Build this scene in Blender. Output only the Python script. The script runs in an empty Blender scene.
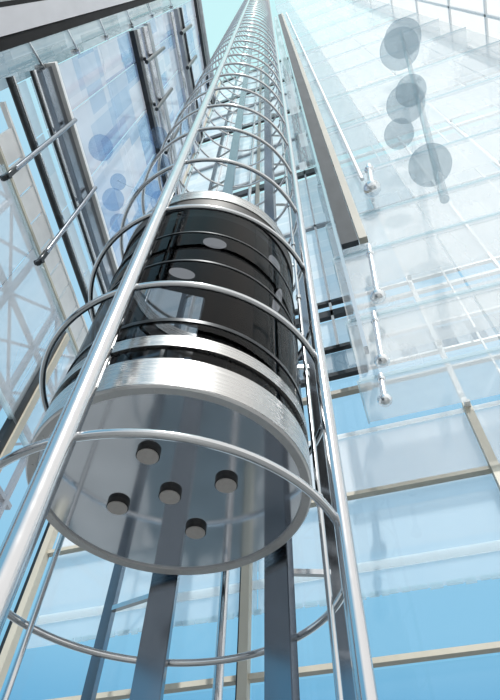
import bpy, bmesh, math, random
from mathutils import Vector, Matrix

random.seed(7)
S = bpy.context.scene
COL = S.collection
R = math.radians
EYE = 1.6                      # eye height above the floor; heights written h are above the eye


# ------------------------------------------------------------------ nodes
def new_mat(name):
    m = bpy.data.materials.new(name)
    m.use_nodes = True
    nt = m.node_tree
    nt.nodes.clear()
    out = nt.nodes.new('ShaderNodeOutputMaterial')
    return m, nt, out


def principled(name, color, rough=0.4, metal=0.0, noise=0.0, scale=(6, 6, 6), rough_var=0.0, bump=0.0, spec=0.5):
    m, nt, out = new_mat(name)
    b = nt.nodes.new('ShaderNodeBsdfPrincipled')
    b.inputs['Base Color'].default_value = (*color, 1)
    b.inputs['Roughness'].default_value = rough
    b.inputs['Metallic'].default_value = metal
    b.inputs['Specular IOR Level'].default_value = spec
    nt.links.new(b.outputs[0], out.inputs[0])
    if noise or rough_var or bump:
        tc = nt.nodes.new('ShaderNodeTexCoord')
        mp = nt.nodes.new('ShaderNodeMapping')
        mp.inputs['Scale'].default_value = scale
        nz = nt.nodes.new('ShaderNodeTexNoise')
        nz.inputs['Scale'].default_value = 1.0
        nz.inputs['Detail'].default_value = 4
        nt.links.new(tc.outputs['Object'], mp.inputs[0])
        nt.links.new(mp.outputs[0], nz.inputs['Vector'])
        if noise:
            r = nt.nodes.new('ShaderNodeValToRGB')
            r.color_ramp.elements[0].position = 0.3
            r.color_ramp.elements[1].position = 0.7
            r.color_ramp.elements[0].color = (*[c * (1 - noise) for c in color], 1)
            r.color_ramp.elements[1].color = (*[min(1, c * (1 + noise)) for c in color], 1)
            nt.links.new(nz.outputs['Fac'], r.inputs[0])
            nt.links.new(r.outputs[0], b.inputs['Base Color'])
        if rough_var:
            mr = nt.nodes.new('ShaderNodeMapRange')
            mr.inputs['To Min'].default_value = max(0.02, rough - rough_var)
            mr.inputs['To Max'].default_value = rough + rough_var
            nt.links.new(nz.outputs['Fac'], mr.inputs['Value'])
            nt.links.new(mr.outputs[0], b.inputs['Roughness'])
        if bump:
            bp = nt.nodes.new('ShaderNodeBump')
            bp.inputs['Strength'].default_value = bump
            bp.inputs['Distance'].default_value = 0.01
            nt.links.new(nz.outputs['Fac'], bp.inputs['Height'])
            nt.links.new(bp.outputs[0], b.inputs['Normal'])
    return m


def glass(name, tint=(0.9, 0.95, 1.0), milk=0.0, milk_color=(0.9, 0.94, 0.97), gloss=0.6, rough=0.02, brick=None, streak=0.0, through=0.5):
    """Architectural glass: tinted see-through + milky frit + mirror reflection by fresnel.
    brick = (width, height, colour a, colour b, milk a, milk b): pane by pane tint variation."""
    m, nt, out = new_mat(name)
    N, Lk = nt.nodes, nt.links
    tr = N.new('ShaderNodeBsdfTransparent')
    tr.inputs[0].default_value = (*tint, 1)
    df = N.new('ShaderNodeBsdfDiffuse')
    tl = N.new('ShaderNodeBsdfTranslucent')
    for d in (df, tl):
        d.inputs[0].default_value = (*milk_color, 1)
    dm = N.new('ShaderNodeMixShader')
    dm.inputs[0].default_value = through
    Lk.new(df.outputs[0], dm.inputs[1])
    Lk.new(tl.outputs[0], dm.inputs[2])
    mm = N.new('ShaderNodeMixShader')
    mm.inputs[0].default_value = milk
    Lk.new(tr.outputs[0], mm.inputs[1])
    Lk.new(dm.outputs[0], mm.inputs[2])
    fr = N.new('ShaderNodeFresnel')
    fr.inputs['IOR'].default_value = 1.5
    fm = N.new('ShaderNodeMath')
    fm.operation = 'MULTIPLY'
    fm.inputs[1].default_value = gloss
    ge = N.new('ShaderNodeNewGeometry')          # the inner face of a pane adds no second mirror
    bf = N.new('ShaderNodeMath')
    bf.operation = 'SUBTRACT'
    bf.inputs[0].default_value = 1.0
    Lk.new(ge.outputs['Backfacing'], bf.inputs[1])
    f2 = N.new('ShaderNodeMath')
    f2.operation = 'MULTIPLY'
    Lk.new(fr.outputs[0], f2.inputs[0])
    Lk.new(bf.outputs[0], f2.inputs[1])
    Lk.new(f2.outputs[0], fm.inputs[0])
    gl = N.new('ShaderNodeBsdfGlossy')
    gl.inputs['Roughness'].default_value = rough
    gl.inputs['Color'].default_value = (1, 1, 1, 1)
    fin = N.new('ShaderNodeMixShader')
    Lk.new(fm.outputs[0], fin.inputs[0])
    Lk.new(mm.outputs[0], fin.inputs[1])
    Lk.new(gl.outputs[0], fin.inputs[2])
    Lk.new(fin.outputs[0], out.inputs[0])
    if brick or streak:
        tc = N.new('ShaderNodeTexCoord')
    if brick:
        w, h, ca, cb, ma, mb = brick
        sp = N.new('ShaderNodeSeparateXYZ')
        Lk.new(tc.outputs['Object'], sp.inputs[0])
        cx = N.new('ShaderNodeCombineXYZ')
        Lk.new(sp.outputs['X'], cx.inputs['X'])
        Lk.new(sp.outputs['Z'], cx.inputs['Y'])
        facs = []
        for off, sc_ in ((0.37, 1.0), (0.0, 0.62)):
            bt = N.new('ShaderNodeTexBrick')
            bt.offset = off
            bt.inputs['Scale'].default_value = 1.0
            bt.inputs['Brick Width'].default_value = w * sc_
            bt.inputs['Row Height'].default_value = h * sc_
            bt.inputs['Mortar Size'].default_value = 0.0
            bt.inputs['Color1'].default_value = (0, 0, 0, 1)
            bt.inputs['Color2'].default_value = (1, 1, 1, 1)
            Lk.new(cx.outputs[0], bt.inputs['Vector'])
            facs.append(bt)
        ad = N.new('ShaderNodeMixRGB')
        ad.inputs[0].default_value = 0.4
        Lk.new(facs[0].outputs['Color'], ad.inputs[1])
        Lk.new(facs[1].outputs['Color'], ad.inputs[2])
        cr = N.new('ShaderNodeMixRGB')
        cr.inputs[1].default_value = (*ca, 1)
        cr.inputs[2].default_value = (*cb, 1)
        Lk.new(ad.outputs[0], cr.inputs[0])
        for d in (df, tl):
            Lk.new(cr.outputs[0], d.inputs[0])
        st = N.new('ShaderNodeMapRange')
        st.inputs['From Min'].default_value = 0.12
        st.inputs['From Max'].default_value = 0.66
        Lk.new(ad.outputs[0], st.inputs['Value'])
        Lk.new(st.outputs[0], cr.inputs[0])
        mr = N.new('ShaderNodeMapRange')
        mr.inputs['To Min'].default_value = ma
        mr.inputs['To Max'].default_value = mb
        Lk.new(ad.outputs[0], mr.inputs['Value'])
        Lk.new(mr.outputs[0], mm.inputs[0])
    elif streak:
        nz = N.new('ShaderNodeTexNoise')
        nz.inputs['Scale'].default_value = 1.0
        nz.inputs['Detail'].default_value = 3
        mp = N.new('ShaderNodeMapping')
        mp.inputs['Scale'].default_value = (1.2, 1.2, 0.35)
        Lk.new(tc.outputs['Object'], mp.inputs[0])
        Lk.new(mp.outputs[0], nz.inputs['Vector'])
        mr = N.new('ShaderNodeMapRange')
        mr.inputs['From Min'].default_value = 0.35
        mr.inputs['From Max'].default_value = 0.65
        mr.inputs['To Min'].default_value = max(0, milk - streak)
        mr.inputs['To Max'].default_value = min(1, milk + streak)
        Lk.new(nz.outputs['Fac'], mr.inputs['Value'])
        Lk.new(mr.outputs[0], mm.inputs[0])
    return m


M = {}
M['steel'] = principled('polished_steel', (0.62, 0.64, 0.66), 0.14, 1.0, rough_var=0.05, scale=(14, 14, 2))
M['steel_bright'] = principled('bright_steel', (0.66, 0.67, 0.69), 0.15, 1.0, rough_var=0.05, scale=(3, 3, 18))
M['brushed'] = principled('brushed_steel', (0.54, 0.54, 0.535), 0.27, 1.0, noise=0.06, rough_var=0.06, scale=(2, 2, 60))
M['under'] = principled('satin_underside_steel', (0.74, 0.77, 0.82), 0.08, 1.0, rough_var=0.03, scale=(5, 5, 5))
M['rail'] = principled('rail_steel', (0.27, 0.30, 0.34), 0.18, 1.0, rough_var=0.05, scale=(20, 20, 1.5))
M['dark'] = principled('dark_metal', (0.035, 0.04, 0.045), 0.30, 0.6, noise=0.2, scale=(8, 8, 2))
M['grey'] = principled('grey_painted_steel', (0.33, 0.36, 0.39), 0.35, 0.3, noise=0.12, scale=(4, 4, 1))
M['khaki'] = principled('khaki_strip', (0.33, 0.32, 0.28), 0.5, 0.0, noise=0.08, scale=(3, 3, 1))
M['charcoal'] = principled('charcoal_steel', (0.06, 0.07, 0.08), 0.6, 0.0, spec=0.12, noise=0.15, scale=(3, 3, 1))
M['soffit'] = principled('pale_grey_panel', (0.52, 0.53, 0.57), 0.45, 0.1, noise=0.06, scale=(3, 3, 1))
M['cream'] = principled('cream_mullion', (0.50, 0.48, 0.41), 0.45, 0.0, noise=0.06, scale=(6, 6, 2))
M['white'] = principled('white_paint', (0.82, 0.84, 0.85), 0.4, 0.0, noise=0.04, scale=(5, 5, 5))
M['rubber'] = principled('black_rubber', (0.012, 0.012, 0.013), 0.5, 0.0, noise=0.2, scale=(40, 40, 40))
M['black'] = principled('matt_black', (0.010, 0.011, 0.013), 0.7, 0.0, noise=0.2, scale=(4, 4, 1), spec=0.1)
M['rim'] = principled('silver_rim', (0.60, 0.61, 0.62), 0.35, 0.3, noise=0.05, scale=(6, 6, 6))
M['pad'] = principled('grey_pad', (0.52, 0.50, 0.49), 0.55, 0.0, noise=0.05, scale=(40, 40, 40))
M['ceil'] = principled('black_gloss_ceiling', (0.010, 0.011, 0.012), 0.12, 0.0, noise=0.2, scale=(3, 3, 3), spec=0.25)
M['plank'] = principled('dark_planks', (0.022, 0.024, 0.026), 0.2, 0.2, noise=0.5, scale=(9, 9, 0.8), spec=0.4)
M['floor'] = principled('stone_floor', (0.20, 0.195, 0.19), 0.5, 0.0, noise=0.15, scale=(1.2, 1.2, 1.2), bump=0.1)

lamp, nt_, out_ = new_mat('lamp_disc')
em = nt_.nodes.new('ShaderNodeEmission')
em.inputs[0].default_value = (0.95, 0.93, 0.94, 1)
em.inputs[1].default_value = 0.75
nt_.links.new(em.outputs[0], out_.inputs[0])
M['lamp'] = lamp

M['cabglass'] = glass('smoked_cab_glass', tint=(0.50, 0.52, 0.54), milk=0.0, gloss=0.32, rough=0.03)
M['clear'] = glass('clear_glass', tint=(0.93, 0.97, 0.99), milk=0.03, gloss=0.7)
M['pale'] = glass('pale_fritted_glass', tint=(0.985, 0.99, 1.0), milk=0.34, milk_color=(0.95, 0.97, 0.98), gloss=0.4, streak=0.02)
M['band'] = glass('white_fritted_band', tint=(0.99, 0.995, 1.0), milk=0.22, milk_color=(0.90, 0.95, 0.98), gloss=0.4)
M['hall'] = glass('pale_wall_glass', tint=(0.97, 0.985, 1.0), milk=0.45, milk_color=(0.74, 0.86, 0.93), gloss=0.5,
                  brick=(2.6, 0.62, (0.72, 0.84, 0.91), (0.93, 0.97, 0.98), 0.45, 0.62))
M['blueglass'] = glass('reflection_patch_glass', tint=(0.95, 0.96, 1.0), milk=0.4, gloss=0.5,
                       brick=(0.92, 2.1, (0.26, 0.44, 0.70), (0.87, 0.88, 0.92), 0.36, 0.68))  # patchwork of reflections painted in as varying pane tints
M['fin'] = glass('grey_glass_fin', tint=(0.90, 0.92, 0.94), milk=0.3, gloss=0.9,
                 brick=(0.24, 3.1, (0.03, 0.04, 0.05), (0.80, 0.84, 0.86), 0.35, 0.62))
M['gallery'] = glass('white_gallery_glass', tint=(0.985, 0.99, 0.99), milk=0.25, milk_color=(0.90, 0.92, 0.93), gloss=0.35, streak=0.05, through=0.3)
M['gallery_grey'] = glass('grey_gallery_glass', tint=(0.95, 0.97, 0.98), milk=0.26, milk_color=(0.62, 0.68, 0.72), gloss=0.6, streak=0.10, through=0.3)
M['slab'] = glass('white_glass_slab', tint=(0.99, 0.99, 0.99), milk=0.32, milk_color=(0.95, 0.97, 0.98), gloss=0.4, streak=0.03)
M['edge'] = glass('green_glass_edge', tint=(0.86, 0.92, 0.94), milk=0.45, milk_color=(0.70, 0.80, 0.84), gloss=0.8)
M['whiteglass'] = glass('white_wall_glass', tint=(0.99, 0.99, 0.99), milk=0.85, milk_color=(0.96, 0.97, 0.97), gloss=0.3, through=0.8)
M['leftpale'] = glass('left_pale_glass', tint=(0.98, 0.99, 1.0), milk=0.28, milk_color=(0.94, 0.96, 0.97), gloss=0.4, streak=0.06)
M['disc'] = glass('blue_glass_disc', tint=(0.78, 0.86, 0.94), milk=0.10, milk_color=(0.22, 0.34, 0.50), gloss=0.7)
M['lens'] = glass('grey_green_glass_lens', tint=(0.80, 0.84, 0.86), milk=0.12, milk_color=(0.45, 0.50, 0.54), gloss=0.8)
M['ball'] = principled('glass_ball_chrome', (0.80, 0.84, 0.87), 0.08, 0.85)
M['rod'] = principled('silver_rod', (0.78, 0.82, 0.85), 0.25, 0.7)


# ------------------------------------------------------------------ mesh helpers
def add_box(bm, c, s, rot=None):
    """box of full size s centred on c"""
    vs = []
    for dx in (-.5, .5):
        for dy in (-.5, .5):
            for dz in (-.5, .5):
                v = Vector((dx * s[0], dy * s[1], dz * s[2]))
                if rot is not None:
                    v = rot @ v
                vs.append(bm.verts.new(v + Vector(c)))
    for f in ((0, 1, 3, 2), (4, 6, 7, 5), (0, 4, 5, 1), (2, 3, 7, 6), (0, 2, 6, 4), (1, 5, 7, 3)):
        bm.faces.new([vs[i] for i in f])


def add_span(bm, lo, hi):
    add_box(bm, [(a + b) / 2 for a, b in zip(lo, hi)], [b - a for a, b in zip(lo, hi)])


def add_tube(bm, p, q, r, n=16, r2=None):
    p, q = Vector(p), Vector(q)
    d = (q - p).normalized()
    u = d.orthogonal().normalized()
    w = d.cross(u)
    r2 = r if r2 is None else r2
    a, b = [], []
    for i in range(n):
        t = 2 * math.pi * i / n
        o = u * math.cos(t) + w * math.sin(t)
        a.append(bm.verts.new(p + o * r))
        b.append(bm.verts.new(q + o * r2))
    for i in range(n):
        j = (i + 1) % n
        f = bm.faces.new((a[i], a[j], b[j], b[i]))
        f.smooth = True
    bm.faces.new(a[::-1])
    bm.faces.new(b)


def add_bar(bm, p, q, w, d):
    """square bar of section w x d between two points"""
    p, q = Vector(p), Vector(q)
    z = (q - p).normalized()
    ref = Vector((0, 0, 1)) if abs(z.z) < 0.9 else Vector((0, 1, 0))
    x = ref.cross(z).normalized()
    y = z.cross(x)
    rot = Matrix((x, y, z)).transposed()
    add_box(bm, (p + q) / 2, (w, d, (q - p).length), rot)


def add_lathe(bm, prof, n=96, a0=0.0, a1=2 * math.pi, closed=True, smooth=True):
    """revolve the profile (r, z) about z; closed joins its two ends"""
    full = abs(a1 - a0 - 2 * math.pi) < 1e-6
    cols = n if full else n + 1
    g = []
    for i in range(cols):
        t = a0 + (a1 - a0) * i / n
        g.append([bm.verts.new((r * math.cos(t), r * math.sin(t), z)) for r, z in prof])
    k = len(prof)
    for i in range(n):
        j = (i + 1) % cols
        for a in range(k if closed else k - 1):
            b = (a + 1) % k
            f = bm.faces.new((g[i][a], g[j][a], g[j][b], g[i][b]))
            f.smooth = smooth
    if not full and closed:
        bm.faces.new(g[0])
        bm.faces.new(g[-1][::-1])


def add_ball(bm, c, r, sz=1.0):
    bmesh.ops.create_uvsphere(bm, u_segments=16, v_segments=10, radius=r,
                              matrix=Matrix.Translation(c) @ Matrix.Diagonal((1, 1, sz, 1)))
    for f in bm.faces:
        f.smooth = True


def obj(name, bm, mat, parent=None, loc=(0, 0, 0), rotz=0.0, sharp=True):
    bmesh.ops.recalc_face_normals(bm, faces=bm.faces)
    me = bpy.data.meshes.new(name)
    bm.to_mesh(me)
    bm.free()
    if sharp:
        me.set_sharp_from_angle(angle=R(40))
    me.materials.append(M[mat] if isinstance(mat, str) else mat)
    o = bpy.data.objects.new(name, me)
    COL.objects.link(o)
    o.location = loc
    o.rotation_euler.z = rotz
    if parent:
        o.parent = parent
    return o


def BM():
    return bmesh.new()


def empty(name, loc=(0, 0, 0), rotz=0.0):
    o = bpy.data.objects.new(name, None)
    COL.objects.link(o)
    o.location = loc
    o.rotation_euler.z = rotz
    o.empty_display_size = 0.2
    return o


def tag(o, label, cat, group=None, kind=None):
    o['label'] = label
    o['category'] = cat
    if group:
        o['group'] = group
    if kind:
        o['kind'] = kind
    return o


def box_obj(name, lo, hi, mat, parent=None):
    bm = BM()
    add_span(bm, lo, hi)
    return obj(name, bm, mat, parent)


def dup(o, parent, loc=None):
    c = o.copy()
    COL.objects.link(c)
    c.parent = parent
    if loc is not None:
        c.location = loc
    return c


# ------------------------------------------------------------------ camera
PITCH, ROLL, YAW = 0.9475983, 0.0370807, R(20)
F0 = Vector((0, math.cos(PITCH), math.sin(PITCH)))
R0 = Vector((1, 0, 0))
U0 = R0.cross(F0)
RV = math.cos(ROLL) * R0 + math.sin(ROLL) * U0
UV = -math.sin(ROLL) * R0 + math.cos(ROLL) * U0
mat3 = Matrix((RV, UV, -F0)).transposed()
mat3 = Matrix.Rotation(YAW, 3, 'Z') @ mat3
cd = bpy.data.cameras.new('camera')
cd.sensor_width = 36
cd.lens = 536.646 / 700 * 36
cd.clip_start = 0.05
cd.clip_end = 400
cam = bpy.data.objects.new('camera', cd)
COL.objects.link(cam)
cam.matrix_world = Matrix.Translation((0, 0, EYE)) @ mat3.to_4x4()
S.camera = cam

# ------------------------------------------------------------------ sky, sun
w = bpy.data.worlds.new('sky')
S.world = w
w.use_nodes = True
wn = w.node_tree
wn.nodes.clear()
wo = wn.nodes.new('ShaderNodeOutputWorld')
bg = wn.nodes.new('ShaderNodeBackground')
bg.inputs[1].default_value = 1.0
tc = wn.nodes.new('ShaderNodeTexCoord')
sp = wn.nodes.new('ShaderNodeSeparateXYZ')
rp = wn.nodes.new('ShaderNodeValToRGB')
rp.color_ramp.interpolation = 'EASE'
stops = [(0.0, (0.80, 0.84, 0.86)), (0.17, (0.72, 0.80, 0.86)), (0.31, (0.14, 0.44, 0.70)), (0.44, (0.26, 0.58, 0.81)), (0.62, (0.33, 0.62, 0.84)),  # horizon stops lie out of view, whitened for the steel's reflections
         (0.86, (0.40, 0.68, 0.88)), (0.985, (0.60, 0.93, 0.96))]
while len(rp.color_ramp.elements) < len(stops):
    rp.color_ramp.elements.new(0.5)
for e, (p_, c_) in zip(rp.color_ramp.elements, stops):
    e.position = p_
    e.color = (*c_, 1)
wn.links.new(tc.outputs['Generated'], sp.inputs[0])
wn.links.new(sp.outputs['Z'], rp.inputs[0])
SAZ, SEL = R(-66), R(50)
dt = wn.nodes.new('ShaderNodeVectorMath')
dt.operation = 'DOT_PRODUCT'
dt.inputs[1].default_value = (math.cos(R(-18)), math.sin(R(-18)), 0.2)  # white glow added to the unseen sky, off the sun's bearing, to brighten steel
wn.links.new(tc.outputs['Generated'], dt.inputs[0])
cn = wn.nodes.new('ShaderNodeTexNoise')
cn.inputs['Scale'].default_value = 2.4
cn.inputs['Detail'].default_value = 5
wn.links.new(tc.outputs['Generated'], cn.inputs['Vector'])
ml = wn.nodes.new('ShaderNodeMath')
ml.operation = 'MULTIPLY_ADD'
ml.inputs[1].default_value = 0.9
wn.links.new(cn.outputs['Fac'], ml.inputs[0])
wn.links.new(dt.outputs['Value'], ml.inputs[2])
hz = wn.nodes.new('ShaderNodeMapRange')
hz.inputs['From Min'].default_value = 0.7
hz.inputs['From Max'].default_value = 1.15
wn.links.new(ml.outputs[0], hz.inputs['Value'])
mxs = wn.nodes.new('ShaderNodeMixRGB')
mxs.inputs[2].default_value = (1.15, 1.13, 1.10, 1)
wn.links.new(hz.outputs[0], mxs.inputs[0])
wn.links.new(rp.outputs[0], mxs.inputs[1])
wn.links.new(mxs.outputs[0], bg.inputs[0])
wn.links.new(bg.outputs[0], wo.inputs[0])

sun = bpy.data.lights.new('sun', 'SUN')
sun.energy = 4.2
sun.angle = R(0.6)
sun.color = (1.0, 0.97, 0.92)
so = bpy.data.objects.new('sun', sun)
COL.objects.link(so)
sdir = Vector((math.cos(SEL) * math.cos(SAZ), math.cos(SEL) * math.sin(SAZ), math.sin(SEL)))
so.rotation_euler = sdir.to_track_quat('Z', 'Y').to_euler()
so.location = sdir * 60

# ------------------------------------------------------------------ floor
bm = BM()
add_span(bm, (-16, -16, -0.2), (16, 14, 0))
fl = obj('floor', bm, 'floor')
fl['kind'] = 'structure'

# ------------------------------------------------------------------ elevator shaft
AX, AY = -1.29836, 2.27119
TOP = 49.0
N_HOOP = 37
H0, DH = 1.58065, 1.26832
shaft = empty('elevator_shaft', (AX, AY, 0))
tag(shaft, 'tall cage of steel hoops on round poles rising around the elevator', 'elevator shaft')

bm = BM()
RT = 0.0215
nmaj, nmin = 128, 12
g = [[bm.verts.new(((1 + RT * math.cos(b)) * math.cos(a), (1 + RT * math.cos(b)) * math.sin(a), RT * math.sin(b)))
      for b in [2 * math.pi * j / nmin for j in range(nmin)]] for a in [2 * math.pi * i / nmaj for i in range(nmaj)]]
for i in range(nmaj):
    for j in range(nmin):
        f = bm.faces.new((g[i][j], g[(i + 1) % nmaj][j], g[(i + 1) % nmaj][(j + 1) % nmin], g[i][(j + 1) % nmin]))
        f.smooth = True
hoop = obj('hoop', bm, 'steel', shaft, (0, 0, H0 + EYE), sharp=False)
for k in range(1, N_HOOP):
    dup(hoop, shaft, (0, 0, H0 + EYE + k * DH))


def on_ray(az, r, far):
    """point where the bearing az from the eye meets the circle r about the axis, relative to the axis"""
    d = Vector((math.cos(R(az)), math.sin(R(az))))
    a = Vector((AX, AY))
    b = -(d @ a)
    cc = a @ a - r * r
    D = math.sqrt(max(0, b * b - cc))
    t = -b + (D if far else -D)
    return d * t - a


pl = on_ray(135.1, 1.035, False)
pr = on_ray(97.62, 1.03, False)
for p_, rad in ((pl, 0.050), (pr, 0.038)):
    bm = BM()
    add_tube(bm, (p_.x, p_.y, 0), (p_.x, p_.y, TOP), rad, 28)
    obj('pole', bm, 'steel_bright', shaft)

# slim inner poles beside the two thick ones, and the box rails behind the cab
for az, r_, far, rad in ((133.9, 0.935, False, 0.016), (100.2, 0.93, True, 0.018), (131.0, 0.93, True, 0.018)):
    p_ = on_ray(az, r_, far)
    bm = BM()
    add_tube(bm, (p_.x, p_.y, 0), (p_.x, p_.y, TOP), rad, 14)
    for k in range(0, 30):
        z = H0 + EYE + DH * (k + 0.5)
        add_tube(bm, (p_.x, p_.y, z - 0.03), (p_.x, p_.y, z + 0.03), rad + 0.010, 14)
    obj('slim_pole', bm, 'steel', shaft)

RAILS = []
for az, turn in ((118.6, 14), (105.7, 10)):
    p_ = on_ray(az, 0.932, True)
    ang = math.atan2(p_.y, p_.x)
    rot = Matrix.Rotation(ang - math.pi / 2 + R(-turn if az > 110 else turn * 0.4), 3, 'Z')
    bm = BM()
    add_box(bm, (p_.x, p_.y, TOP / 2), (0.185 if az > 110 else 0.20, 0.07, TOP), rot)
    bmesh.ops.bevel(bm, geom=[e for e in bm.edges], offset=0.006, segments=2, affect='EDGES')
    obj('guide_rail', bm, 'rail', shaft)
    RAILS.append(p_)

# slender stiles outside the hoops, tied to the rails by short crossbars
stiles = []
for az, r_, kind in ((123.9, 1.28, 'flat'), (99.3, 1.22, 'flat'), (111.9, 1.22, 'round')):
    p_ = on_ray(az, r_, True)
    bm = BM()
    if kind == 'flat':
        add_box(bm, (p_.x, p_.y, TOP / 2), (0.075, 0.05, TOP))
    else:
        add_tube(bm, (p_.x, p_.y, 0), (p_.x, p_.y, TOP), 0.034, 20)
    obj('stile', bm, 'rail' if kind == 'flat' else 'steel_bright', shaft)
    stiles.append(p_)
first = None
for (a, b) in ((stiles[0], RAILS[0]), (stiles[1], RAILS[1])):
    bm = BM()
    d = (b - a).normalized()
    add_bar(bm, (a.x, a.y, 0), (b.x - d.x * 0.08, b.y - d.y * 0.08, 0), 0.035, 0.035)
    cb = obj('crossbar', bm, 'steel', shaft, (0, 0, 2.0 + EYE))
    for k in range(1, 20):
        dup(cb, shaft, (0, 0, 2.0 + EYE + k * 2.2))

# ------------------------------------------------------------------ elevator cab
cab = empty('elevator_cab', (AX, AY, 2.075 + EYE))
tag(cab, 'round panoramic elevator cab of smoked glass with steel bands inside the hoop shaft', 'elevator')
Z = lambda h: h - 2.075        # heights above the eye, relative to the cab's base
RC = 0.845

bm = BM()
add_lathe(bm, [(0.0001, Z(2.095)), (0.787, Z(2.095)), (0.787, Z(2.13)), (0.0001, Z(2.13))], closed=False)
obj('underside_plate', bm, 'under', cab)
bm = BM()
add_lathe(bm, [(0.784, Z(2.082)), (0.832, Z(2.075)), (0.843, Z(2.086)), (0.843, Z(2.12)), (0.784, Z(2.12))])
for i in range(20):
    t = 2 * math.pi * i / 20
    add_tube(bm, (0.805 * math.cos(t), 0.805 * math.sin(t), Z(2.074)), (0.805 * math.cos(t), 0.805 * math.sin(t), Z(2.09)), 0.006, 10)
obj('rim', bm, 'rim', cab)
bm = BM()
add_lathe(bm, [(RC, Z(2.09)), (RC, Z(2.31)), (0.80, Z(2.31)), (0.80, Z(2.12)), (0.832, Z(2.12)), (0.832, Z(2.12))], n=128)
obj('lower_band', bm, 'brushed', cab)
bm = BM()
add_lathe(bm, [(RC, Z(2.43)), (RC, Z(2.53)), (0.815, Z(2.53)), (0.815, Z(2.43))], n=128)
obj('thin_band', bm, 'brushed', cab)
bm = BM()
add_lathe(bm, [(RC + 0.003, Z(4.74)), (RC + 0.003, Z(4.93)), (0.79, Z(4.93)), (0.79, Z(4.74))], n=128)
obj('top_band', bm, 'brushed', cab)
bm = BM()
add_lathe(bm, [(RC - 0.006, Z(4.55)), (RC - 0.006, Z(4.74)), (0.80, Z(4.74)), (0.80, Z(4.55))], n=128)
obj('head_ring', bm, 'rubber', cab)
bm = BM()
add_lathe(bm, [(0.828, Z(2.30)), (0.828, Z(4.60)), (0.818, Z(4.60)), (0.818, Z(2.30))], n=128)
obj('glass_wall', bm, 'cabglass', cab)
for h, hw in ((2.715, 0.016), (3.515, 0.010), (4.02, 0.008)):
    bm = BM()
    add_lathe(bm, [(0.834, Z(h - hw)), (0.834, Z(h + hw)), (0.812, Z(h + hw)), (0.812, Z(h - hw))], n=128)
    obj('glazing_joint', bm, 'dark', cab)
bm = BM()
add_lathe(bm, [(0.0001, Z(2.26)), (0.80, Z(2.26)), (0.80, Z(2.32)), (0.0001, Z(2.32))], closed=False)
obj('cab_floor', bm, 'ceil', cab)
CEIL = 4.40


def notched_disc(bm, r, z0, z1, a_from, a_to, n=72):
    """disc with a sector missing (an open skylight on the rear left)"""
    ring = [(r * math.cos(a_to + (2 * math.pi - (a_to - a_from)) * i / n), r * math.sin(a_to + (2 * math.pi - (a_to - a_from)) * i / n)) for i in range(n + 1)]
    lo = [bm.verts.new((x_, y_, z0)) for x_, y_ in ring]
    hi = [bm.verts.new((x_, y_, z1)) for x_, y_ in ring]
    c0, c1 = bm.verts.new((0, 0, z0)), bm.verts.new((0, 0, z1))
    for i in range(n):
        bm.faces.new((c0, lo[i], lo[i + 1]))
        bm.faces.new((c1, hi[i + 1], hi[i]))
        bm.faces.new((lo[i], hi[i], hi[i + 1], lo[i + 1]))
    bm.faces.new((c0, c1, hi[0], lo[0]))
    bm.faces.new((c0, lo[n], hi[n], c1))


bm = BM()
notched_disc(bm, 0.81, Z(CEIL), Z(CEIL + 0.1), R(122), R(212))
ce = obj('cab_ceiling', bm, 'ceil', cab)
for lx, ly, la, sx, sy in ((0.286, -0.499, 30, 0.105, 0.045), (-0.106, -0.312, 30, 0.12, 0.05), (0.64, 0.24, 118, 0.14, 0.04), (0.73, -0.15, 80, 0.09, 0.035)):
    bm = BM()
    add_tube(bm, (0, 0, Z(CEIL - 0.014)), (0, 0, Z(CEIL + 0.01)), 1.0, 36)
    bmesh.ops.scale(bm, verts=bm.verts, vec=(sx, sy, 1))
    obj('ceiling_lamp', bm, 'lamp', ce, (lx, ly, 0), R(la))
bm = BM()
notched_disc(bm, 0.79, Z(4.80), Z(4.90), R(122), R(212))
obj('cab_roof', bm, 'dark', cab)
# dark planked rear panel on the right-hand half of the cab
bm = BM()
n_pl = 15
for i in range(n_pl):
    a0 = R(8 + (126 - 8) * i / n_pl)
    a1 = R(8 + (126 - 8) * (i + 0.93) / n_pl)
    add_lathe(bm, [(0.800, Z(2.33)), (0.800, Z(CEIL)), (0.775, Z(CEIL)), (0.775, Z(2.33))], n=3, a0=a0, a1=a1)
obj('rear_panel', bm, 'plank', cab)
for rw, hh in ((34, 1.35), (24, 0.95)):  # arched reflections of the cab glass, modelled as grey tubes
    bm = BM()
    pts = []
    for q in range(25):
        t = math.pi * q / 24
        a_ = R(62 + rw * math.cos(t))
        pts.append((0.757 * math.cos(a_), 0.757 * math.sin(a_), Z(2.36 + hh * math.sin(t))))
    for p_, q_ in zip(pts[:-1], pts[1:]):
        add_tube(bm, p_, q_, 0.014, 8)
    obj('arch_reflection', bm, 'grey', cab)
bm = BM()
add_bar(bm, (-0.60, 0.42, Z(2.33)), (-0.60, 0.42, Z(CEIL)), 0.05, 0.05)
obj('corner_post', bm, 'dark', cab)
bm = BM()
add_bar(bm, (-0.74, -0.05, Z(2.33)), (-0.74, -0.05, Z(CEIL)), 0.05, 0.04)
obj('corner_post', bm, 'dark', cab)
bm = BM()
for a_ in range(0, 13):
    t0, t1 = R(118 + a_ * 5), R(118 + (a_ + 1) * 5)
    add_tube(bm, (0.72 * math.cos(t0), 0.72 * math.sin(t0), Z(3.25)), (0.72 * math.cos(t1), 0.72 * math.sin(t1), Z(3.25)), 0.02, 10)
obj('handrail', bm, 'steel', cab)
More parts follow.
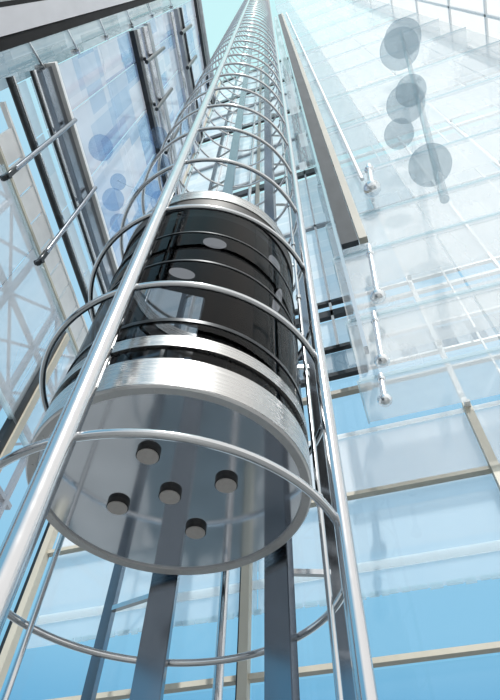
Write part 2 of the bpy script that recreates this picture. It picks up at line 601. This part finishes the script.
for px, py in ((0, 0), (0.355, 0), (-0.345, 0), (0.02, -0.355), (0.02, 0.363)):
    bm = BM()
    add_tube(bm, (px, py, Z(2.066)), (px, py, Z(2.097)), 0.067, 36)
    bf = obj('buffer', bm, 'rubber', cab)
    bm = BM()
    add_tube(bm, (px, py, Z(2.059)), (px, py, Z(2.069)), 0.061, 36)
    obj('pad', bm, 'pad', bf)

# ------------------------------------------------------------------ back wall (plane y = 6)
YB = 6.0
XC = -5.40                      # corner with the left wall
wb = empty('wall_back', (0, YB, EYE))
wb['kind'] = 'structure'
XS = [-5.40, -2.10, 1.25, 4.55, 7.9]


def wpart(name, x0, x1, h0, h1, y0, y1, mat):
    bm = BM()
    add_span(bm, (x0, y0, h0), (x1, y1, h1))
    return obj(name, bm, mat, wb)


# mullions: pale front blades with dark sides; at the corner this is painted shadow
for x in XS:
    if x < 1:
        wpart('mullion', x - 0.055, x + 0.055, -1.6, 45.4, -0.10, 0.02, 'cream')
    else:
        wpart('mullion', x - 0.055, x + 0.055, -1.6, 6.02, -0.10, 0.02, 'cream')
        wpart('upper_mullion', x - 0.04, x + 0.04, 6.02, 45.4, -0.06, 0.02, 'white')
    if x < 1:
        wpart('mullion_side', x - (0.15 if x < -5 else 0.085), x - 0.056, -1.6, 45.4, -0.06, 0.05, 'dark')
for h in (0.52, 2.67, 4.82):
    wpart('transom', XC, 8.0, h - 0.029, h + 0.029, -0.05, 0.05, 'cream')
# lower panes: clear at the bottom, pale fritted above
for i in range(len(XS) - 1):
    x0, x1 = XS[i] + 0.06, XS[i + 1] - 0.06
    wpart('pane', x0, x1, 0.55, 2.62, 0.055, 0.07, 'clear')
    wpart('pane', x0, x1, 2.72, 4.77, 0.055, 0.07, 'clear')
    wpart('pane', x0, x1, 4.87, 6.02, 0.055, 0.07, 'pale')
# a second, milky skin hangs a little in front of the lower panes
sk = []
x = XC + 0.1
while x < 7.8:
    x1 = min(x + 3.3, 7.9)
    wpart('inner_skin', x + 0.01, x1 - 0.01, 3.44, 5.96, 0.10, 0.115, 'pale')
    x = x1
wpart('skin_band', XC + 0.2, 7.9, 3.74, 3.86, 0.075, 0.09, 'whiteglass')
wpart('skin_band', XC + 0.1, 7.9, 4.02, 4.62, 0.13, 0.14, 'band')
wpart('skin_band', XC + 0.9, 7.9, 5.96, 6.03, 0.02, 0.05, 'whiteglass')
bm = BM()
x = XC + 0.75
while x < 7.8:
    wd = random.uniform(0.08, 0.2)
    add_span(bm, (x, 0.075, 3.425 - random.uniform(0, 0.025)), (x + wd, 0.095, 3.475))
    x += wd + random.uniform(0.0, 0.05)
obj('skin_lower_edge', bm, 'edge', wb)

# dark floor edges of the upper storeys and pale panes between them
for h, t_, mat in ((6.95, 0.09, 'khaki'), (7.43, 0.10, 'dark'), (8.22, 0.09, 'dark'), (9.40, 0.22, 'dark'), (9.85, 0.10, 'dark'),
                   (13.9, 0.12, 'grey'), (18.5, 0.42, 'dark'), (19.4, 0.2, 'grey'), (23.2, 0.2, 'grey'), (28.4, 0.5, 'dark'), (32.8, 0.2, 'grey'),
                   (37.2, 0.6, 'dark'), (45.5, 0.7, 'dark')):
    wpart('floor_edge', XC, 0.0, h - t_ / 2, h + t_ / 2, -0.05, 0.05, mat)
    if h > 6:
        wpart('floor_edge', 0.002, 8.0, h - t_ * 0.2, h + t_ * 0.2, -0.04, 0.04, 'white')
wpart('textured_spandrel', XC, 8.0, 7.52, 8.15, 0.04, 0.06, 'fin')
for i in range(len(XS) - 1):
    x0, x1 = XS[i] + 0.06, XS[i + 1] - 0.06
    wpart('pane', x0, x1, 6.08, 7.36, 0.055, 0.07, 'clear')
    for a, b in ((8.28, 9.25), (9.92, 13.83), (13.97, 18.1), (19.5, 23.1), (23.3, 27.9), (28.9, 32.7), (32.9, 36.7), (37.7, 45.0)):
        wpart('pane', x0, x1, a, b, 0.055, 0.07, 'hall' if x0 < 1.0 else 'whiteglass')
# slim mid verticals
for x in (-3.75, -0.42, 2.9, 6.2):
    wpart('slim_mullion', x - 0.025, x + 0.025, 8.2, 45.4, -0.05, 0.05, 'white')

# ------------------------------------------------------------------ left wall
LA = R(101)
NX, NY = math.cos(R(191)), math.sin(R(191))
DL = 4.16
wl = empty('wall_left', (NX * DL, NY * DL, EYE), LA)   # local x runs along the wall to the back, y points outwards
wl['kind'] = 'structure'
TE = 6.90


def lpart(name, t0, t1, h0, h1, y0, y1, mat):
    bm = BM()
    add_span(bm, (t0, y0, h0), (t1, y1, h1))
    return obj(name, bm, mat, wl)


def lbar(name, h, r, y, mat, t0=1.0, t1=TE):
    bm = BM()
    h = h * (DL + y) / DL
    add_tube(bm, (t0, y, h), (t1, y, h), r, 16)
    return obj(name, bm, mat, wl)


# near end: pale steel column, dark joint, grey glass fin
lpart('end_column', 0.02, 0.37, -1.6, 42, -0.18, 0.25, 'soffit')
lpart('column_joint', 0.385, 0.55, -1.6, 42, -0.17, 0.20, 'black')
lpart('column_reveal', -0.05, 0.018, -1.6, 42, -0.17, 0.2, 'black')
lpart('outer_column', -0.50, -0.042, -1.6, 42, -0.12, 0.25, 'grey')
lpart('glass_fin', 0.54, 1.04, -1.6, 42, -0.03, -0.01, 'fin')
bm = BM()
for h in (10.4, 12.6, 15.2, 18.4, 22.0, 27):
    add_bar(bm, (0.55, -0.06, h), (1.04, -0.06, h + 0.35), 0.035, 0.035)
    add_tube(bm, (0.98, -0.10, h + 0.3), (0.98, 0.08, h + 0.3), 0.05, 14)
obj('fin_bracket', bm, 'steel', wl)
# horizontal tubes and box transoms
lbar('transom_tube', 9.30, 0.050, -0.10, 'dark', 0.9)
lbar('transom_tube', 9.46, 0.030, -0.12, 'steel', 0.9)
lbar('transom_tube', 10.36, 0.045, -0.10, 'steel_bright', 0.95)
lbar('transom_tube', 10.26, 0.03, -0.08, 'dark', 0.95)
lpart('transom_box', 0.95, TE, 10.85, 10.98, -0.24, 0.0, 'white')
lpart('transom_face', 1.0, TE, 10.35, 10.84, -0.16, 0.0, 'rail')  # dark steel face under the white box
lpart('transom_box', 1.1, TE, 18.5, 18.8, -0.12, 0.10, 'dark')
lbar('transom_tube', 19.4, 0.12, -0.10, 'steel', 1.1)
lbar('transom_tube', 20.4, 0.17, -0.14, 'steel_bright', 1.1)
lpart('transom_box', 1.1, TE, 20.9, 21.4, -0.10, 0.10, 'grey')
lbar('transom_tube', 26.9, 0.13, -0.10, 'steel', 1.1)
lpart('transom_box', 1.1, TE, 28.2, 28.9, -0.14, 0.10, 'grey')
lbar('transom_tube', 29.7, 0.14, -0.10, 'dark', 1.1)
lpart('transom_box', 1.1, TE, 36.4, 37.3, -0.14, 0.12, 'dark')
lbar('transom_tube', 38.0, 0.25, -0.05, 'grey', 1.1)
# panes
TS = [1.06, 1.93, 3.27, 4.62, 5.96, TE]
ROWS = [(9.35, 9.95), (10.2, 10.8), (11.02, 14.9), (14.94, 18.45), (18.85, 20.85), (21.45, 24.6), (24.64, 28.15), (28.95, 32.4), (32.44, 36.35)]
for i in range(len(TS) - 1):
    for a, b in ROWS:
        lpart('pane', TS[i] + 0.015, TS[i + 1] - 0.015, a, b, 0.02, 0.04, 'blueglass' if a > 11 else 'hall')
for t in TS[1:-1]:
    bm = BM()
    add_bar(bm, (t, 0.12, 11.6), (t, 0.12, 36.4), 0.05, 0.05)
    obj('slim_mullion', bm, 'white', wl)
for t in (1.93, 3.27, 4.62):
    for a, b, r_ in ((18.2, 21.6, 0.06), (26.6, 30.2, 0.08)):
        bm = BM()
        add_tube(bm, (t, -0.36, a), (t, -0.36, b), r_, 12)
        obj('tie', bm, 'dark', wl)
# cream gantry strip below the lowest tube
for i in range(11):
    t0 = 1.55 + i * 0.47
    lpart('gantry_panel', t0 + 0.02, t0 + 0.45, 8.26, 8.82, 0.02, 0.06, 'white')
lpart('gantry_rail', 1.2, TE, 8.84, 8.90, 0.0, 0.08, 'white')
lpart('gantry_rail', 1.2, TE, 8.16, 8.22, 0.0, 0.08, 'cream')
# lower panes: pale, and open to the sky below
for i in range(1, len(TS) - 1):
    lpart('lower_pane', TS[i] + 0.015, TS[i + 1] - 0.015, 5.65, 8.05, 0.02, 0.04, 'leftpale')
lpart('lower_pane_edge', TS[1], TE, 8.05, 8.11, 0.0, 0.06, 'edge')
lpart('lower_pane_edge', TS[1], TE, 5.59, 5.65, 0.0, 0.06, 'edge')
bm = BM()
add_span(bm, (4.93, -0.03, -1.6), (5.06, 0.10, 8.0))
obj('cream_post', bm, 'cream', wl)
lpart('post_web', 4.80, 4.925, -1.6, 8.0, 0.0, 0.10, 'dark')

for t in (1.95, 3.27):
    r_ = empty('hanger_rod', wl.matrix_world @ Vector((0, 0, 0)))
    r_.location = Matrix.Translation((NX * DL, NY * DL, EYE)) @ Matrix.Rotation(LA, 4, 'Z') @ Vector((t, -0.29, 7.42))
    tag(r_, ('upper' if t < 2 else 'lower') + ' of two steel hanger rods with dark ends crossing the left wall', 'rod')
    bm = BM()
    add_tube(bm, (0, 0, 0.35), (0, 0, 3.45), 0.042, 16)
    obj('rod', bm, 'rail', r_)
    bm = BM()
    add_box(bm, (0, 0, 0.2), (0.075, 0.075, 0.45))
    add_tube(bm, (-0.07, 0, 0.05), (0.07, 0, 0.05), 0.042, 14)
    bmesh.ops.bevel(bm, geom=bm.edges[:12], offset=0.01, segments=1, affect='EDGES')
    obj('end_bracket', bm, 'dark', r_)

# ------------------------------------------------------------------ outside the left wall
WL = Matrix.Translation((NX * DL, NY * DL, EYE)) @ Matrix.Rotation(LA, 4, 'Z')
lat = empty('lattice_frame', WL @ Vector((2.0, 1.2, -1.6)), LA)
tag(lat, 'pale grey steel lattice frame with crossed braces standing outside the left glass wall', 'lattice')
bm = BM()
for x in (-0.2, 1.1, 2.4, 3.7, 5.0):
    add_bar(bm, (x, 0, 0), (x, 0, 12.2), 0.10, 0.10)
obj('upright', bm, 'soffit', lat)
bm = BM()
for h in (7.6, 9.0, 10.4, 11.8):
    add_bar(bm, (-0.4, 0, h), (5.2, 0, h), 0.09, 0.09)
obj('rail', bm, 'soffit', lat)
bm = BM()
for i in range(4):
    for h in (7.6, 9.0, 10.4):
        x0 = -0.2 + 1.3 * i
        add_bar(bm, (x0, 0.02, h), (x0 + 1.3, 0.02, h + 1.4), 0.05, 0.05)
        if (i + int(h)) % 2:
            add_bar(bm, (x0 + 1.3, -0.02, h), (x0, -0.02, h + 1.4), 0.045, 0.045)
obj('brace', bm, 'soffit', lat)

for t, h0, h1, lab in ((1.68, 11.7, 18.0, 'upper'), (3.16, 11.7, 17.2, 'lower')):
    b_ = empty('brace_bar', WL @ Vector((t, 0.35, h0)), LA)
    bm = BM()
    add_bar(bm, (0, 0, 0), (0, 0, h1 - h0), 0.12, 0.12)
    obj('bar', bm, 'white', b_)
    bm = BM()
    add_box(bm, (0, -0.06, 0.02), (0.26, 0.14, 0.16))
    obj('foot', bm, 'white', b_)
    tag(b_, 'straight white brace bar behind the blue panes of the left wall, ' + lab + ' one of two', 'brace')

# chain of round glass discs behind the left panes
ds = empty('disc_string', WL @ Vector((2.75, -0.30, 10.7)), LA)
tag(ds, 'string of round dark blue glass discs along the left glass wall', 'glass ornament')
bm = BM()
add_tube(bm, (0.9, 0, 1.75), (3.9, 0, 7.6), 0.010, 8)
obj('wire', bm, 'steel', ds)
for x, z, r_ in ((0.0, 1.2, 0.34), (0.93, 1.75, 0.24), (1.10, 1.05, 0.32), (1.65, 1.0, 0.28), (2.0, 6.6, 0.42), (2.2, 4.9, 0.34), (2.75, 5.4, 0.40), (1.3, 7.2, 0.40)):
    bm = BM()
    d_ = Vector((0.12, 0.62, 0.77)) * 0.02
    add_tube(bm, Vector((x, 0, z)) - d_, Vector((x, 0, z)) + d_, r_ * 0.8, 28)
    obj('disc', bm, 'disc', ds)

# ------------------------------------------------------------------ glass galleries on the right
YG0, YG1, XG0, XG1 = 5.0, 5.80, -0.16, 7.85
GH = [5.92, 7.45, 9.75, 11.45, 14.2, 18.7, 23.3, 28.0, 32.6, 37.2, 46.0, 56.0, 70.0, 88.0]
GN = ['lowest glass gallery floor right of the elevator shaft, directly above the pale blue back wall',
      'second glass gallery floor from the bottom, right of the elevator shaft',
      'third glass gallery floor from the bottom, right of the elevator shaft',
      'fourth glass gallery floor from the bottom, at the foot of the dark column',
      'fifth glass gallery floor from the bottom, beside the dark column',
      'glass gallery floor at the level of the round grey glass lenses, sixth from the bottom',
      'seventh glass gallery floor from the bottom, beside the dark column',
      'eighth glass gallery floor from the bottom, near the upper right of the photo',
      'ninth glass gallery floor from the bottom, right of the white pipe',
      'tenth glass gallery floor from the bottom, fourth below the topmost',
      'eleventh glass gallery floor from the bottom, third below the topmost',
      'twelfth glass gallery floor from the bottom, second below the topmost',
      'thirteenth glass gallery floor from the bottom, just below the topmost',
      'topmost glass gallery floor at the upper right edge of the photo']
RODS = {4: (1.14, 12.6, 1.30, 14.1), 2: (0.46, 7.87, 0.60, 9.68), 1: (0.225, 6.17, 0.31, 7.36), 0: (0.116, 5.35, 0.15, 5.85)}
for i, h in enumerate(GH):
    gal = empty('glass_gallery', (0, 0, EYE + h))
    tag(gal, GN[i], 'glass floor', 'stacked glass gallery floors')
    x0 = XG0 + 0.02 * i
    bm = BM()
    add_span(bm, (x0, YG0, 0), (XG1, YG1, 0.05))
    obj('floor_slab', bm, 'slab', gal)
    bm = BM()
    add_span(bm, (x0, YG0 - 0.03, -0.02), (XG1, YG0 - 0.002, 0.05))
    add_span(bm, (x0 - 0.03, YG0, -0.02), (x0 - 0.002, YG1, 0.05))
    obj('edge_trim', bm, 'edge', gal)
    if h < 45:
        for x_ in (1.25, 4.55):
            bm = BM()
            add_box(bm, (x_, (YG1 + 5.90) / 2, 0.02), (0.08, 5.90 - YG1 - 0.002, 0.05))
            obj('bracket', bm, 'white', gal)
    top = GH[i + 1] if i + 1 < len(GH) else h + 16
    nb = 4
    wd = (XG1 - x0) / nb
    for b in range(nb):
        bm = BM()
        add_span(bm, (x0 + b * wd + 0.02, YG0 + 0.03, 0.07), (x0 + (b + 1) * wd - 0.02, YG0 + 0.045, top - h - 0.06))
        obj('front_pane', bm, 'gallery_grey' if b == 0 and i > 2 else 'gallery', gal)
    for b in range(1, nb):
        bm = BM()
        add_bar(bm, (x0 + b * wd, YG1 - 0.04, 0.07), (x0 + b * wd, YG1 - 0.04, top - h - 0.07), 0.03, 0.03)
        obj('upright', bm, 'white', gal)

RODN = {4: 'silver ball-ended hanger rod highest up, below the long white pipe',
        2: 'longer silver ball-ended hanger rod, second from the top, on the glass galleries',
        1: 'third silver ball-ended hanger rod from the top, on the glass galleries',
        0: 'short silver ball-ended hanger rod lowest down, under the lowest gallery floor'}
for i, (xa, ha, xb, hb) in RODS.items():
    hr = empty('hanging_rod', (xa * 0.95, 4.66, EYE + ha * 0.95))
    tag(hr, RODN[i], 'rod', 'ball-ended rods on the galleries')
    bm = BM()
    add_tube(bm, (0, 0, 0), (xb - xa, 0, hb - ha), 0.012 + 0.0055 * ha, 16, 0.012 + 0.0042 * ha)
    obj('rod', bm, 'rod', hr)
    for f_, r_ in ((0, 0.014 * ha + 0.02), (0.8, 0.009 * ha + 0.01)):
        bm = BM()
        add_ball(bm, ((xb - xa) * f_, 0, (hb - ha) * f_), r_, 0.9)
        obj('ball', bm, 'ball', hr)

# dark steel column with a cream strip at the galleries' left edge
sc_ = empty('steel_column', (0, 0, EYE + 9.9))
tag(sc_, 'dark grey steel column with a cream edge strip right of the shaft top', 'column')
bm = BM()
add_span(bm, (0.10, 4.78, 0), (0.44, 4.90, 60))
obj('shaft', bm, 'charcoal', sc_)
bm = BM()
add_span(bm, (0.46, 4.76, 0), (0.62, 4.90, 60))
obj('edge_strip', bm, 'khaki', sc_)
bm = BM()
add_span(bm, (0.02, 4.76, -3.5), (0.08, 4.91, 60))
obj('silver_edge', bm, 'steel_bright', sc_)
bm = BM()
add_tube(bm, (1.0, 4.84, 3.3), (1.0, 4.84, 60), 0.045, 14)
obj('white_pipe', bm, 'white', sc_)

bm = BM()
add_span(bm, (-0.46, 4.86, 5.5), (-0.06, 4.88, 60))
obj('glass_fin', bm, 'fin', sc_)

# round glass lenses on an unattached post, simplifying the overlapping glass shapes
K_ = 3.80 / 4.70
ln = empty('lens_string', (0, 3.80, EYE + 10.4 * K_))
tag(ln, 'string of round grey glass lenses on a thin post before the right-hand galleries', 'glass ornament')
bm = BM()
add_tube(bm, (2.25 * K_, 0, 0), (5.6 * K_, 0, 20.5 * K_), 0.075, 18)
obj('post', bm, 'lens', ln)
for x, z, r_ in ((2.46, 2.0, 0.50), (2.35, 4.9, 0.42), (3.10, 7.6, 0.62), (3.55, 8.9, 0.52), (4.70, 16.4, 0.9), (5.3, 18.6, 0.9)):
    x, z, r_ = x * K_, z * K_, r_ * K_ * 0.95
    bm = BM()
    d_ = Vector((0.30, 0.42, 0.86)) * (0.12 * r_)
    add_tube(bm, Vector((x, 0, z)) - d_, Vector((x, 0, z)) + d_, r_, 32)
    bmesh.ops.bevel(bm, geom=[e for e in bm.edges if len(e.link_faces) == 2 and any(len(f.verts) > 4 for f in e.link_faces)], offset=0.06 * r_, segments=3, affect='EDGES')
    obj('lens', bm, 'lens', ln)

# ------------------------------------------------------------------ right wall (plane x = 8)
wr = empty('wall_right', (8.0, 0, EYE))
wr['kind'] = 'structure'


def rpart(name, y0, y1, h0, h1, x0, x1, mat):
    bm = BM()
    add_span(bm, (x0, y0, h0), (x1, y1, h1))
    return obj(name, bm, mat, wr)


YR = [1.5, 2.8, 4.4, 5.9]
HR = [6, 11, 16, 21, 25.7, 31, 38.0, 46.0, 56.0, 68, 82, 104]
for i in range(len(YR) - 1):
    for j in range(len(HR) - 1):
        rpart('pane', YR[i] + 0.03, YR[i + 1] - 0.03, HR[j] + 0.04, HR[j + 1] - 0.04, 0.03, 0.05, 'whiteglass')
for y in YR:
    rpart('mullion', y - 0.05, y + 0.05, -1.6, 104, -0.04, 0.04, 'white')
for h in HR:
    rpart('transom', YR[0], YR[-1], h - 0.04 - h * 0.002, h + 0.04 + h * 0.002, -0.04, 0.04, 'white')

# ------------------------------------------------------------------ render settings that belong to the scene
S.view_settings.view_transform = 'Standard'
S.view_settings.look = 'None'
S.view_settings.gamma = 1
S.view_settings.use_curve_mapping = False
S.view_settings.exposure = 0.0
S.cycles.max_bounces = 10
S.cycles.transparent_max_bounces = 40
S.cycles.glossy_bounces = 5
S.cycles.diffuse_bounces = 3
S.cycles.transmission_bounces = 6
S.cycles.use_denoising = True
S.cycles.caustics_reflective = False
S.cycles.caustics_refractive = False
